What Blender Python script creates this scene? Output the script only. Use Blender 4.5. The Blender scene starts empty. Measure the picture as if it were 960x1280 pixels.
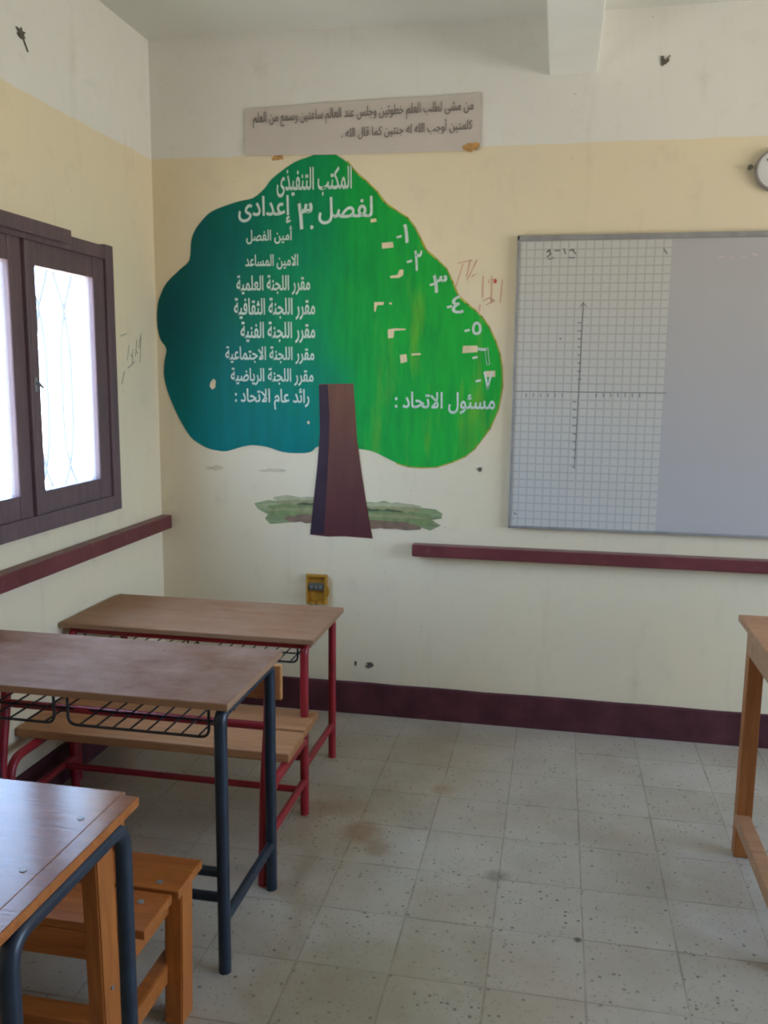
import bpy, bmesh, math, random
from mathutils import Vector, Matrix, noise
random.seed(7)
C = bpy.context.scene.collection
SC = bpy.context.scene

# ------------------------------------------------------------------ camera
cam_d = bpy.data.cameras.new('camera')
cam = bpy.data.objects.new('camera', cam_d); C.objects.link(cam)
cam_d.sensor_fit = 'VERTICAL'; cam_d.sensor_height = 36.0
cam_d.lens = 1099.65 * 36.0 / 1280.0
cam_d.clip_start = 0.02
YAW, PITCH, ROLL = -0.1938, -0.1546, 0.0103
fw = Vector((math.sin(YAW)*math.cos(PITCH), math.cos(YAW)*math.cos(PITCH), math.sin(PITCH)))
rt = Vector((math.cos(YAW), -math.sin(YAW), 0)); up = rt.cross(fw)
r2 = math.cos(ROLL)*rt + math.sin(ROLL)*up; u2 = -math.sin(ROLL)*rt + math.cos(ROLL)*up
M = Matrix.Identity(4)
for i in range(3):
    M[i][0], M[i][1], M[i][2] = r2[i], u2[i], -fw[i]
M[0][3], M[1][3], M[2][3] = 1.7954, -3.772, 1.5408
cam.matrix_world = M
SC.camera = cam

# ------------------------------------------------------------------ world: pale sky above, sun-warmed ground below
SKY_COL, GROUND_COL = (0.49, 0.71, 1.06), (1.0, 0.93, 0.84)
SKY_L, GROUND_L = 18.8, 14.2
w = bpy.data.worlds.new('world'); SC.world = w; w.use_nodes = True
nt = w.node_tree; nt.nodes.clear()
tc = nt.nodes.new('ShaderNodeTexCoord'); sx = nt.nodes.new('ShaderNodeSeparateXYZ')
rp = nt.nodes.new('ShaderNodeMapRange'); rp.inputs[1].default_value = -0.08; rp.inputs[2].default_value = 0.12
mx = nt.nodes.new('ShaderNodeMix'); mx.data_type = 'RGBA'
mx.inputs[6].default_value = tuple(c*GROUND_L for c in GROUND_COL) + (1,)
mx.inputs[7].default_value = tuple(c*SKY_L for c in SKY_COL) + (1,)
bg = nt.nodes.new('ShaderNodeBackground'); wo = nt.nodes.new('ShaderNodeOutputWorld')
L_ = nt.links.new
L_(tc.outputs['Generated'], sx.inputs[0]); L_(sx.outputs[2], rp.inputs[0]); L_(rp.outputs[0], mx.inputs[0])
L_(mx.outputs[2], bg.inputs[0]); L_(bg.outputs[0], wo.inputs[0])

# portals in the window openings (they only guide sky sampling)
RX, FY, H = 6.0, -8.6, 2.95
WIN_L = (-1.61, -0.45, 1.0, 2.02)
WINS_R = [(-2.0, -0.8, 0.95, 2.2), (-3.5, -2.3, 0.95, 2.2)]
def portal(x, y0, y1, z0, z1, rot):
    l = bpy.data.lights.new('window_daylight', 'AREA'); l.shape = 'RECTANGLE'
    l.size, l.size_y = (z1-z0), (y1-y0); l.cycles.is_portal = True
    o = bpy.data.objects.new('window_daylight', l); C.objects.link(o)
    o.location = (x, (y0+y1)/2, (z0+z1)/2); o.rotation_euler = (0, rot, 0)
for q in WINS_R: portal(RX+0.1, *q, math.pi/2)
portal(-0.14, *WIN_L, -math.pi/2)

vs = SC.view_settings
SC.display_settings.display_device = 'sRGB'
vs.view_transform = 'Standard'; vs.look = 'None'; vs.gamma = 1.0; vs.use_curve_mapping = False
vs.exposure = 0.0
SC.cycles.max_bounces = 10; SC.cycles.diffuse_bounces = 7; SC.cycles.transparent_max_bounces = 8
SC.cycles.sample_clamp_indirect = 6.0
SC.cycles.use_denoising = True
SC.cycles.filter_width = 2.0     # the phone lens is a little soft

# ------------------------------------------------------------------ materials
def s2l(r, g=None, b=None):
    f = lambda c: (c/255/12.92) if c/255 <= 0.04045 else ((c/255+0.055)/1.055)**2.4
    return (f(r), f(g), f(b))
class NB:
    def __init__(s, name):
        s.m = bpy.data.materials.new(name); s.m.use_nodes = True
        s.t = s.m.node_tree; s.p = s.t.nodes['Principled BSDF']
    def n(s, typ, **kw):
        x = s.t.nodes.new(typ)
        for k, v in kw.items(): setattr(x, k, v)
        return x
    def l(s, a, b): s.t.links.new(a, b)
    def coord(s, scale=(1,1,1), rot=(0,0,0), out='Object'):
        t = s.n('ShaderNodeTexCoord'); m = s.n('ShaderNodeMapping')
        m.inputs['Scale'].default_value = scale; m.inputs['Rotation'].default_value = rot
        s.l(t.outputs[out], m.inputs[0]); return m.outputs[0]
    def noise(s, vec, scale, detail=4, rough=.55, dist=0):
        x = s.n('ShaderNodeTexNoise'); x.inputs['Scale'].default_value = scale; x.inputs['Detail'].default_value = detail
        x.inputs['Roughness'].default_value = rough; x.inputs['Distortion'].default_value = dist
        s.l(vec, x.inputs['Vector']); return x.outputs['Fac']
    def ramp(s, fac, stops, interp='LINEAR'):
        r = s.n('ShaderNodeValToRGB'); e = r.color_ramp.elements; r.color_ramp.interpolation = interp
        while len(e) < len(stops): e.new(0.5)
        for i, (p, c) in enumerate(stops):
            e[i].position = p; e[i].color = (c, c, c, 1) if isinstance(c, (int, float)) else tuple(c)+(1,)
        s.l(fac, r.inputs[0]); return r.outputs[0]
    def mix(s, fac, a, b, mode='MIX'):
        x = s.n('ShaderNodeMix', data_type='RGBA', blend_type=mode)
        for sock, v in ((x.inputs[0], fac), (x.inputs[6], a), (x.inputs[7], b)):
            if isinstance(v, (int, float)): sock.default_value = v
            elif isinstance(v, tuple): sock.default_value = v + (1,)
            else: s.l(v, sock)
        return x.outputs[2]
    def math(s, op, a, b=0.0, c=None):
        x = s.n('ShaderNodeMath', operation=op)
        for i, v in enumerate((a, b, c)):
            if v is None: continue
            if isinstance(v, (int, float)): x.inputs[i].default_value = v
            else: s.l(v, x.inputs[i])
        return x.outputs[0]
    def sep(s, vec):
        x = s.n('ShaderNodeSeparateXYZ'); s.l(vec, x.inputs[0]); return x.outputs
    def bump(s, h, strength=.2, dist=.01):
        b = s.n('ShaderNodeBump'); b.inputs['Strength'].default_value = strength; b.inputs['Distance'].default_value = dist
        s.l(h, b.inputs['Height']); s.l(b.outputs[0], s.p.inputs['Normal'])
    def done(s, col=None, rough=.6, metal=0.0, spec=.5):
        if col is not None:
            if isinstance(col, tuple): s.p.inputs['Base Color'].default_value = col + (1,)
            else: s.l(col, s.p.inputs['Base Color'])
        if isinstance(rough, (int, float)): s.p.inputs['Roughness'].default_value = rough
        else: s.l(rough, s.p.inputs['Roughness'])
        s.p.inputs['Metallic'].default_value = metal
        s.p.inputs['Specular IOR Level'].default_value = spec
        return s.m

def simple(name, col, rough=.6, metal=0.0, var=.12, scale=14, spec=.5):
    b = NB(name); n = b.noise(b.coord(), scale, 5)
    k = b.ramp(n, [(.3, tuple(c*(1-var) for c in col)), (.7, tuple(min(1, c*(1+var)) for c in col))])
    return b.done(k, rough, metal, spec)

def wood(name, dark, light, rough=.5, axis='x', wear=None, wear_amt=.5, spec=.4):
    b = NB(name)
    sc = {'x': (1.2, 14, 14), 'y': (14, 1.2, 14), 'z': (14, 14, 1.2)}[axis]
    g = b.noise(b.coord(sc), 2.2, 6, .6, .6); g2 = b.noise(b.coord(tuple(q*4 for q in sc)), 3.0, 3)
    k = b.ramp(g, [(.3, dark), (.7, light)])
    k = b.mix(.22, k, b.ramp(g2, [(.35, tuple(c*.6 for c in dark)), (.65, light)]))
    if wear:
        wn = b.noise(b.coord(), 5.0, 6, .65); k = b.mix(b.ramp(wn, [(.36, 0.0), (.68, wear_amt)]), k, wear)
    sp = b.noise(b.coord(), 60, 2); k = b.mix(b.ramp(sp, [(.70, 0.0), (.78, .45)]), k, tuple(c*.35 for c in dark))
    b.bump(g2, .08, .004)
    return b.done(k, rough, 0, spec)

def wall_mat(name, z_split=None, axis=0):
    """upper band white, cream distemper below z_split, scuffs and drips"""
    b = NB(name); co = b.coord(); s = b.sep(co)
    white, cream = s2l(228, 226, 220), s2l(230, 216, 184)
    n1 = b.noise(co, 1.6, 5, .6); n2 = b.noise(co, 9, 5, .6)
    k = white
    if z_split:
        zz = b.math('ADD', s[2], b.math('MULTIPLY', b.math('SUBTRACT', b.noise(co, 6, 3), .5), .02))
        f = b.math('LESS_THAN', zz, z_split)
        k = b.mix(f, white, cream)
    k = b.mix(b.ramp(n1, [(.35, 0.0), (.75, .28)]), k, s2l(205, 200, 192))
    k = b.mix(b.ramp(n2, [(.56, 0.0), (.8, .22)]), k, s2l(176, 164, 146))
    n3 = b.noise(b.coord((3, 3, .5)), 3.5, 4, .6)
    k = b.mix(b.ramp(n3, [(.58, 0.0), (.82, .2)]), k, s2l(172, 158, 138))
    n4 = b.noise(co, 38, 2, .5); k = b.mix(b.ramp(n4, [(.73, 0.0), (.78, .35)]), k, s2l(140, 128, 112))
    b.bump(n2, .12, .01)
    return b.done(k, .62, 0, .3)

MT = {}
MT['wall'] = wall_mat('painted_plaster', 2.463)
MT['ceiling'] = simple('ceiling_plaster', s2l(222, 223, 216), .8, var=.03, scale=2)
MT['beam'] = simple('beam_plaster', s2l(236, 237, 232), .75, var=.03, scale=3)
b = NB('maroon_paint'); co = b.coord()
k = b.ramp(b.noise(co, 7, 5), [(.3, s2l(98, 46, 48)), (.7, s2l(114, 58, 60))])
gm = b.n('ShaderNodeNewGeometry'); up_ = b.sep(gm.outputs['Normal'])[2]     # dust settled on upward faces
dust = b.math('MULTIPLY', b.math('GREATER_THAN', up_, .6), b.ramp(b.noise(b.coord((2, 2, 2)), 6, 5, .65), [(.3, .2), (.7, .6)]))
k = b.mix(dust, k, s2l(150, 128, 120))
k = b.mix(b.ramp(b.noise(co, 26, 4, .6), [(.62, 0.0), (.75, .4)]), k, s2l(136, 104, 98))
MT['maroon'] = b.done(k, .5, 0, .3)
MT['skirting'] = simple('maroon_skirting', s2l(84, 46, 52), .7, var=.3, scale=9, spec=.2)
MT['frame'] = wood('window_brown_paint_hazed', s2l(92, 76, 80), s2l(114, 92, 96), .5, 'z')  # brown paint, greyed and lightened to carry the window's glare haze
MT['red'] = simple('red_enamel', s2l(150, 32, 44), .35, var=.2, scale=16)
MT['navy'] = simple('navy_enamel', s2l(30, 43, 58), .35, var=.25, scale=16)
MT['wire'] = simple('black_wire', s2l(34, 36, 42), .45)
MT['top_dusty'] = wood('dusty_plywood', s2l(116, 78, 58), s2l(142, 102, 78), .62, 'x', s2l(164, 134, 118), .85, .2)
MT['top_tan'] = wood('tan_plywood', s2l(142, 98, 70), s2l(170, 124, 92), .62, 'x', s2l(170, 138, 116), .55, .25)
MT['top_gloss'] = wood('varnished_plywood', s2l(124, 70, 38), s2l(154, 94, 58), .17, 'x', s2l(146, 106, 86), .4, .22)
MT['edge_dull'] = wood('worn_plywood_edge', s2l(140, 104, 76), s2l(164, 124, 92), .6, 'x', s2l(150, 124, 104), .5)
MT['edge'] = wood('raw_wood_edge', s2l(176, 118, 66), s2l(200, 148, 92), .6, 'x')
MT['seat'] = wood('seat_plank_wood', s2l(158, 108, 70), s2l(190, 140, 98), .55, 'x')
MT['orange'] = wood('varnished_orange_wood', s2l(150, 84, 34), s2l(184, 112, 54), .42, 'x')
MT['orange_z'] = wood('varnished_orange_wood_upright', s2l(150, 82, 32), s2l(186, 112, 50), .42, 'z')
MT['teacher'] = wood('teacher_table_wood', s2l(164, 118, 84), s2l(192, 146, 108), .5, 'x')
MT['teacher_z'] = wood('teacher_table_leg_wood', s2l(152, 92, 44), s2l(178, 114, 62), .5, 'z')
MT['steel'] = simple('dull_steel', s2l(150, 152, 154), .5, .6)
MT['alu'] = simple('aluminium_frame', s2l(158, 158, 158), .4, .35)
MT['paint_white'] = simple('white_brush_paint', s2l(200, 218, 210), .55, var=.1, scale=30)
MT['peel'] = simple('bare_plaster_chip', s2l(222, 206, 170), .7)
MT['ink'] = simple('grey_marker', s2l(128, 128, 128), .6)
MT['ink_light'] = simple('faint_marker', s2l(142, 142, 142), .6)
MT['pencil'] = simple('pencil_scrawl', s2l(160, 158, 144), .7)
MT['red_ink'] = simple('faded_red_scrawl', s2l(214, 172, 152), .7)
MT['red_dot'] = simple('red_ink_blot', s2l(196, 88, 80), .7)
MT['pinkish'] = simple('faint_pink_marker', s2l(205, 186, 186), .6)
MT['paper'] = simple('greyish_paper', s2l(200, 190, 182), .7, var=.04, scale=5)
MT['paper_ink'] = simple('printed_grey_ink', s2l(122, 114, 110), .7)
MT['tape'] = simple('aged_brown_tape', s2l(186, 142, 84), .5, var=.35, scale=60)
MT['tape_clear'] = simple('clear_tape_haze', s2l(196, 192, 192), .4)
MT['yellow_box'] = simple('dirty_yellow_plastic', s2l(176, 126, 34), .5, var=.3, scale=30)
MT['dark'] = simple('dark_hole', s2l(92, 88, 76), .8, var=.5, scale=60)
MT['clock_face'] = simple('clock_face_white', s2l(216, 216, 214), .4, var=.02)
MT['clock_rim'] = simple('clock_rim_grey', s2l(140, 136, 134), .4)
MT['grille'] = simple('pale_iron_bar', s2l(84, 92, 104), .5)
MT['edging'] = simple('yellow_green_paint', s2l(176, 176, 60), .6, var=.25, scale=10)

# mural paints
b = NB('mural_leaf_paint'); co = b.coord(); s = b.sep(co)
wob = b.math('MULTIPLY', b.math('SUBTRACT', b.noise(co, 2.2, 4), .5), .5)
t = b.math('MULTIPLY', b.math('ADD', b.math('SUBTRACT', s[0], .06), wob), 1/1.5)
k = b.ramp(t, [(.0, s2l(14, 84, 92)), (.2, s2l(12, 106, 98)), (.4, s2l(12, 136, 92)), (.56, s2l(22, 160, 70)), (.8, s2l(36, 176, 66)), (1., s2l(40, 180, 66))])
tl = b.math('MULTIPLY', b.math('LESS_THAN', s[0], .765), b.ramp(b.math('ADD', s[2], wob), [(.0, 1.0), (1., 1.0)]))
zf = b.n('ShaderNodeMapRange'); b.l(b.math('ADD', s[2], b.math('MULTIPLY', wob, .8)), zf.inputs[0]); zf.inputs[1].default_value = 1.75; zf.inputs[2].default_value = 1.25
xf = b.n('ShaderNodeMapRange'); b.l(s[0], xf.inputs[0]); xf.inputs[1].default_value = .95; xf.inputs[2].default_value = .7
k = b.mix(b.math('MULTIPLY', zf.outputs[0], xf.outputs[0]), k, s2l(0, 120, 122))
st = b.noise(b.coord((7, 7, 1.0), (0, .2, 0)), 1.3, 6, .7)
xr = b.n('ShaderNodeMapRange'); b.l(s[0], xr.inputs[0]); xr.inputs[1].default_value = .85; xr.inputs[2].default_value = 1.15
k = b.mix(b.math('MULTIPLY', b.ramp(st, [(.54, 0.0), (.70, .75)]), xr.outputs[0]), k, s2l(112, 176, 52))
k = b.mix(b.ramp(b.noise(b.coord((12, 12, 2)), 2.0, 5, .6), [(.3, .35), (.6, 0.0)]), k, s2l(12, 92, 62))
MT['leaf'] = b.done(k, .6, 0, .15)
b = NB('mural_trunk_paint'); co = b.coord(); s = b.sep(co)
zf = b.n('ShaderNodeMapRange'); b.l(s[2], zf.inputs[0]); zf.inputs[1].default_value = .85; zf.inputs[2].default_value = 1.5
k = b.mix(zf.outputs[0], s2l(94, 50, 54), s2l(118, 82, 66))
k = b.mix(b.ramp(b.noise(b.coord((14, 14, 1.5)), 1.6, 5), [(.4, 0.0), (.75, .45)]), k, s2l(78, 48, 50))
MT['trunk'] = b.done(k, .6, 0, .2)
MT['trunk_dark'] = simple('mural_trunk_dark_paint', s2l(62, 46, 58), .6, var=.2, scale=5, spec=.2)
b = NB('mural_grass_paint'); co = b.coord((1.2, 1, 9))
n1 = b.noise(co, 3.5, 5, .65); n2 = b.noise(b.coord((2, 1, 14)), 2.6, 4)
k = b.ramp(n1, [(.3, s2l(112, 104, 80)), (.45, s2l(132, 150, 104)), (.6, s2l(160, 168, 122)), (.74, s2l(190, 186, 150))])
k = b.mix(b.ramp(n2, [(.56, 0.0), (.7, .8)]), k, s2l(122, 96, 76))
MT['grass'] = b.done(k, .6)

# terrazzo floor tiles
b = NB('terrazzo_tiles'); co = b.coord(); s = b.sep(co)
T, OX, OY = .25, .1697, .021
u = b.math('DIVIDE', b.math('SUBTRACT', s[0], OX), T); v = b.math('DIVIDE', b.math('SUBTRACT', s[1], OY), T)
def edge(q):
    f = b.math('FRACT', b.math('ADD', q, 100.0)); return b.math('MINIMUM', f, b.math('SUBTRACT', 1.0, f))
cmb = b.n('ShaderNodeCombineXYZ'); b.l(b.math('FLOOR', u), cmb.inputs[0]); b.l(b.math('FLOOR', v), cmb.inputs[1])
wn = b.n('ShaderNodeTexWhiteNoise', noise_dimensions='3D'); b.l(cmb.outputs[0], wn.inputs[0])
k = b.mix(b.ramp(b.noise(co, 3.5, 5, .6), [(.3, 0.0), (.7, 1.0)]), s2l(160, 152, 137), s2l(182, 174, 160))
k = b.mix(b.math('MULTIPLY', wn.outputs['Value'], .30), k, s2l(196, 191, 182))
vo = b.n('ShaderNodeTexVoronoi'); vo.inputs['Scale'].default_value = 56; b.l(co, vo.inputs['Vector'])
pick = b.sep(vo.outputs['Color'])
spk = b.math('MULTIPLY', b.math('LESS_THAN', vo.outputs['Distance'], b.math('MULTIPLY', pick[1], .30)), b.math('GREATER_THAN', pick[0], .50))
k = b.mix(b.math('MULTIPLY', spk, .72), k, s2l(84, 76, 64))
vo2 = b.n('ShaderNodeTexVoronoi'); vo2.inputs['Scale'].default_value = 95; b.l(co, vo2.inputs['Vector'])
p2 = b.sep(vo2.outputs['Color'])
k = b.mix(b.math('MULTIPLY', b.math('MULTIPLY', b.math('LESS_THAN', vo2.outputs['Distance'], .3), b.math('GREATER_THAN', p2[1], .72)), .5), k, s2l(120, 112, 98))
gw = b.math('ADD', .004, b.math('MULTIPLY', b.noise(co, 5, 3), .014))
gr = b.math('LESS_THAN', b.math('MINIMUM', edge(u), edge(v)), gw)
gfade = b.ramp(b.noise(co, 4.2, 3), [(.38, .2), (.66, .8)])
k = b.mix(b.math('MULTIPLY', gr, gfade), k, s2l(120, 108, 92))
dirt = b.ramp(b.noise(co, 2.1, 6, .62), [(.48, 0.0), (.75, .55)])
k = b.mix(dirt, k, s2l(150, 130, 104))
dl = b.n('ShaderNodeMapRange'); b.l(s[0], dl.inputs[0]); dl.inputs[1].default_value = 1.3; dl.inputs[2].default_value = .4
k = b.mix(b.math('MULTIPLY', dl.outputs[0], b.ramp(b.noise(co, 3.1, 5, .6), [(.3, .05), (.75, .6)])), k, s2l(146, 120, 92))
nz = b.math('MULTIPLY', b.math('SUBTRACT', b.noise(co, 14, 5, .7), .5), .9)
for cx_, cy_, r_, amt, colr in ((1.19, -1.04, .10, .6, (142, 106, 66)), (1.27, -1.13, .07, .5, (134, 100, 64)), (1.10, -.88, .12, .45, (146, 114, 78)), (.98, -.92, .10, .4, (140, 108, 72)),
                                (1.42, -.67, .06, .55, (156, 124, 84)), (1.35, -1.85, .30, .35, (140, 122, 94)), (1.66, -1.21, .05, .5, (104, 98, 86)), (1.905, -1.482, .016, 1.0, (84, 78, 66))):
    dv = b.n('ShaderNodeVectorMath', operation='DISTANCE'); b.l(co, dv.inputs[0]); dv.inputs[1].default_value = (cx_, cy_, 0)
    q_ = b.math('ADD', b.math('DIVIDE', dv.outputs['Value'], r_), nz)
    k = b.mix(b.math('MULTIPLY', b.ramp(q_, [(.35, 1.0), (.95, 0.0)]), amt), k, s2l(*colr))
b.bump(b.math('SUBTRACT', 1.0, gr), .25, .002)
MT['floor'] = b.done(k, b.ramp(b.noise(co, 6, 4), [(.3, .32), (.7, .42)]), 0, .7)

# whiteboard: plain enamel on the right, printed squared paper on the left
b = NB('whiteboard_enamel'); co = b.coord(); s = b.sep(co)
k0 = b.mix(b.ramp(b.noise(co, 3, 4), [(.4, 0.0), (.8, .25)]), s2l(182, 180, 180), s2l(168, 166, 167))
MT['board'] = b.done(k0, .32, 0, .5)
b = NB('graph_grid_print'); co = b.coord(); s = b.sep(co)
G = .0336
def gl(q, o):
    f = b.math('FRACT', b.math('ADD', b.math('DIVIDE', b.math('SUBTRACT', q, o), G), 50.0))
    return b.math('LESS_THAN', b.math('ABSOLUTE', b.math('SUBTRACT', f, .5)), .08)
ln = b.math('MAXIMUM', gl(s[0], 1.876+G/2), gl(s[2], 1.479+G/2))
k1 = b.mix(b.math('MULTIPLY', ln, .30), s2l(197, 196, 190), s2l(108, 108, 108))
MT['grid'] = b.done(k1, .4, 0, .4)

# glass
def glass(name, haze, tint=(.93, .97, 1.0)):
    m = bpy.data.materials.new(name); m.use_nodes = True; t = m.node_tree; t.nodes.clear()
    tr = t.nodes.new('ShaderNodeBsdfTransparent'); tr.inputs[0].default_value = tint+(1,)
    tl = t.nodes.new('ShaderNodeBsdfTranslucent'); tl.inputs[0].default_value = (.8, .84, .9, 1)
    gl = t.nodes.new('ShaderNodeBsdfGlossy'); gl.inputs['Roughness'].default_value = .05
    a = t.nodes.new('ShaderNodeMixShader'); a.inputs[0].default_value = haze
    c = t.nodes.new('ShaderNodeMixShader'); o = t.nodes.new('ShaderNodeOutputMaterial')
    t.links.new(tr.outputs[0], a.inputs[1]); t.links.new(tl.outputs[0], a.inputs[2])
    c.inputs[0].default_value = .05; t.links.new(a.outputs[0], c.inputs[1]); t.links.new(gl.outputs[0], c.inputs[2])
    t.links.new(c.outputs[0], o.inputs[0]); return m
MT['glass_dusty'] = glass('dusty_glass', .05)
MT['glass_clear'] = glass('clear_glass', .04)

# ------------------------------------------------------------------ mesh helpers
ORI = {}
def obj(name, bm, m, parent=None, smooth=False, kind=None):
    if parent is not None:
        o0 = ORI.get(parent.name, Vector((0, 0, 0)))
        bmesh.ops.translate(bm, verts=bm.verts, vec=-o0)
    bmesh.ops.recalc_face_normals(bm, faces=bm.faces)
    me = bpy.data.meshes.new(name); bm.to_mesh(me); bm.free()
    for q in (m if isinstance(m, (list, tuple)) else [m]): me.materials.append(q)
    if smooth:
        for p in me.polygons: p.use_smooth = True
        try: me.set_sharp_from_angle(angle=math.radians(50))
        except Exception: pass
    o = bpy.data.objects.new(name, me); C.objects.link(o)
    if parent is not None:
        o.parent = parent; ORI[o.name] = ORI.get(parent.name, Vector((0, 0, 0)))
    if kind: o['kind'] = kind
    return o
def thing(name, label, cat, loc=(0, 0, 0), group=None):
    o = bpy.data.objects.new(name, None); o.empty_display_size = .1; C.objects.link(o)
    o.location = loc; ORI[o.name] = Vector(loc); o['label'] = label; o['category'] = cat
    if group: o['group'] = group
    return o
def box(bm, x0, x1, y0, y1, z0, z1, bev=0.0, mi=0):
    r = bmesh.ops.create_cube(bm, size=1.0); vs_ = r['verts']
    for v in vs_:
        v.co = Vector((x0+(v.co.x+.5)*(x1-x0), y0+(v.co.y+.5)*(y1-y0), z0+(v.co.z+.5)*(z1-z0)))
    fs = list({f for v in vs_ for f in v.link_faces})
    for f in fs: f.material_index = mi
    if bev > 0:
        es = list({e for v in vs_ for e in v.link_edges})
        bmesh.ops.bevel(bm, geom=es, offset=bev, segments=2, affect='EDGES', profile=.6)
    return bm
def B(*a, **k): return box(bmesh.new(), *a, **k)
def beam_between(bm, p0, p1, wx, wy, bev=.003, ref=(1, 0, 0)):
    """rectangular bar from p0 to p1; wx along ref, wy across"""
    p0, p1 = Vector(p0), Vector(p1); d = (p1-p0).normalized()
    a = Vector(ref); a = (a-d*a.dot(d)).normalized(); c = d.cross(a)
    vs_ = []
    for p in (p0, p1):
        for sx_, sy_ in ((-1, -1), (1, -1), (1, 1), (-1, 1)):
            vs_.append(bm.verts.new(p+a*sx_*wx/2+c*sy_*wy/2))
    bm.verts.ensure_lookup_table()
    fs = [(0, 1, 2, 3), (4, 5, 6, 7), (0, 1, 5, 4), (1, 2, 6, 5), (2, 3, 7, 6), (3, 0, 4, 7)]
    ff = [bm.faces.new([vs_[i] for i in f]) for f in fs]
    bmesh.ops.recalc_face_normals(bm, faces=ff)
    if bev > 0: bmesh.ops.bevel(bm, geom=list({e for f in ff for e in f.edges}), offset=bev, segments=2, affect='EDGES')
    return bm
def fillet(pts, r, n=6):
    pts = [Vector(p) for p in pts]; out = [pts[0]]
    for i in range(1, len(pts)-1):
        a, p, c = pts[i-1], pts[i], pts[i+1]; da, dc = (a-p), (c-p)
        rr = min(r, da.length*.49, dc.length*.49)
        q0, q1 = p+da.normalized()*rr, p+dc.normalized()*rr
        for k_ in range(n+1):
            t_ = k_/n; out.append(q0*(1-t_)**2+p*2*t_*(1-t_)+q1*t_**2)
    out.append(pts[-1]); return out
def tube(bm, pts, r, n=12, bend=0.0):
    pts = fillet(pts, bend) if bend else [Vector(p) for p in pts]
    d0 = (pts[1]-pts[0]).normalized()
    a = d0.orthogonal().normalized(); rings = []
    for i, p in enumerate(pts):
        d = ((pts[min(i+1, len(pts)-1)]-p).normalized()+(p-pts[max(i-1, 0)]).normalized()).normalized()
        a = (a-d*a.dot(d)).normalized(); c = d.cross(a)
        rings.append([bm.verts.new(p+(a*math.cos(2*math.pi*k_/n)+c*math.sin(2*math.pi*k_/n))*r) for k_ in range(n)])
    for i in range(len(rings)-1):
        for k_ in range(n):
            bm.faces.new((rings[i][k_], rings[i][(k_+1) % n], rings[i+1][(k_+1) % n], rings[i+1][k_]))
    bm.faces.new(list(reversed(rings[0]))); bm.faces.new(rings[-1])
    return bm
def TB(*a, **k): return tube(bmesh.new(), *a, **k)
def smooth_loop(P, n=4):
    out = []; N = len(P)
    for i in range(N):
        p0, p1, p2, p3 = (Vector(P[(i+j-1) % N]) for j in range(4))
        for k_ in range(n):
            t_ = k_/n
            out.append(.5*((2*p1)+(p2-p0)*t_+(2*p0-5*p1+4*p2-p3)*t_*t_+(3*p1-p0-3*p2+p3)*t_**3))
    return [(q[0], q[1]) for q in out]
def plate(bm, P, y0, y1, plane='xz'):
    """polygon P on the back wall (x,z) or left wall (y,z), from depth y0 out to y1"""
    f = (lambda q, d: (q[0], d, q[1])) if plane == 'xz' else (lambda q, d: (d, q[0], q[1]))
    A = [bm.verts.new(f(q, y0)) for q in P]; Z = [bm.verts.new(f(q, y1)) for q in P]
    bm.faces.new(A); bm.faces.new(Z)
    for i in range(len(P)):
        j = (i+1) % len(P); bm.faces.new((A[i], A[j], Z[j], Z[i]))
    return bm
def strokes(bm, lines, wd, y0, y1, plane='xz'):
    for ln_ in lines:
        for a, c in zip(ln_, ln_[1:]):
            a, c = Vector(a), Vector(c); d = c-a
            if d.length < 1e-6: continue
            d.normalize(); n_ = Vector((-d[1], d[0]))*wd/2; e = d*wd*.3
            plate(bm, [a-e+n_, a-e-n_, c+e-n_, c+e+n_], y0, y1, plane)
    return bm
def blob(bm, cx, cz, rx, rz, y0, y1, jag=.3, n=14, plane='xz', seed=0):
    rnd = random.Random(seed); P = []
    for i in range(n):
        q = 1+jag*(rnd.random()-.5)*2; a = 2*math.pi*i/n
        P.append((cx+math.cos(a)*rx*q, cz+math.sin(a)*rz*q))
    return plate(bm, smooth_loop(P, 3), y0, y1, plane)

# Arabic letters to joined glyph forms, laid out right to left
AR = {'ا': (0xFE8D, 0xFE8E), 'أ': (0xFE83, 0xFE84), 'إ': (0xFE87, 0xFE88), 'ب': 0xFE8F, 'ة': (0xFE93, 0xFE94), 'ت': 0xFE95, 'ث': 0xFE99, 'ج': 0xFE9D,
'ح': 0xFEA1, 'خ': 0xFEA5, 'د': (0xFEA9, 0xFEAA), 'ذ': (0xFEAB, 0xFEAC), 'ر': (0xFEAD, 0xFEAE), 'س': 0xFEB1, 'ش': 0xFEB5, 'ص': 0xFEB9, 'ض': 0xFEBD, 'ط': 0xFEC1,
'ع': 0xFEC9, 'ف': 0xFED1, 'ق': 0xFED5, 'ك': 0xFED9, 'ل': 0xFEDD, 'م': 0xFEE1, 'ن': 0xFEE5, 'ه': 0xFEE9, 'و': (0xFEED, 0xFEEE), 'ى': (0xFEEF, 0xFEF0), 'ي': 0xFEF1, 'ئ': 0xFE89}
def shape(s):
    out = []; i = 0
    dual = lambda c: c in AR and isinstance(AR[c], int)
    while i < len(s):
        c = s[i]; prev = i > 0 and dual(s[i-1])
        if c == 'ل' and i+1 < len(s) and s[i+1] in 'اأ':
            out.append(chr((0xFEFB if s[i+1] == 'ا' else 0xFEF7)+(1 if prev else 0))); i += 2; continue
        if c in AR:
            f = AR[c]; nx = i+1 < len(s) and s[i+1] in AR
            out.append(chr(f+(3 if prev and nx else 2 if nx else 1 if prev else 0)) if isinstance(f, int) else chr(f[1 if prev else 0]))
        else: out.append(c)
        i += 1
    return ''.join(reversed(out))
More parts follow.
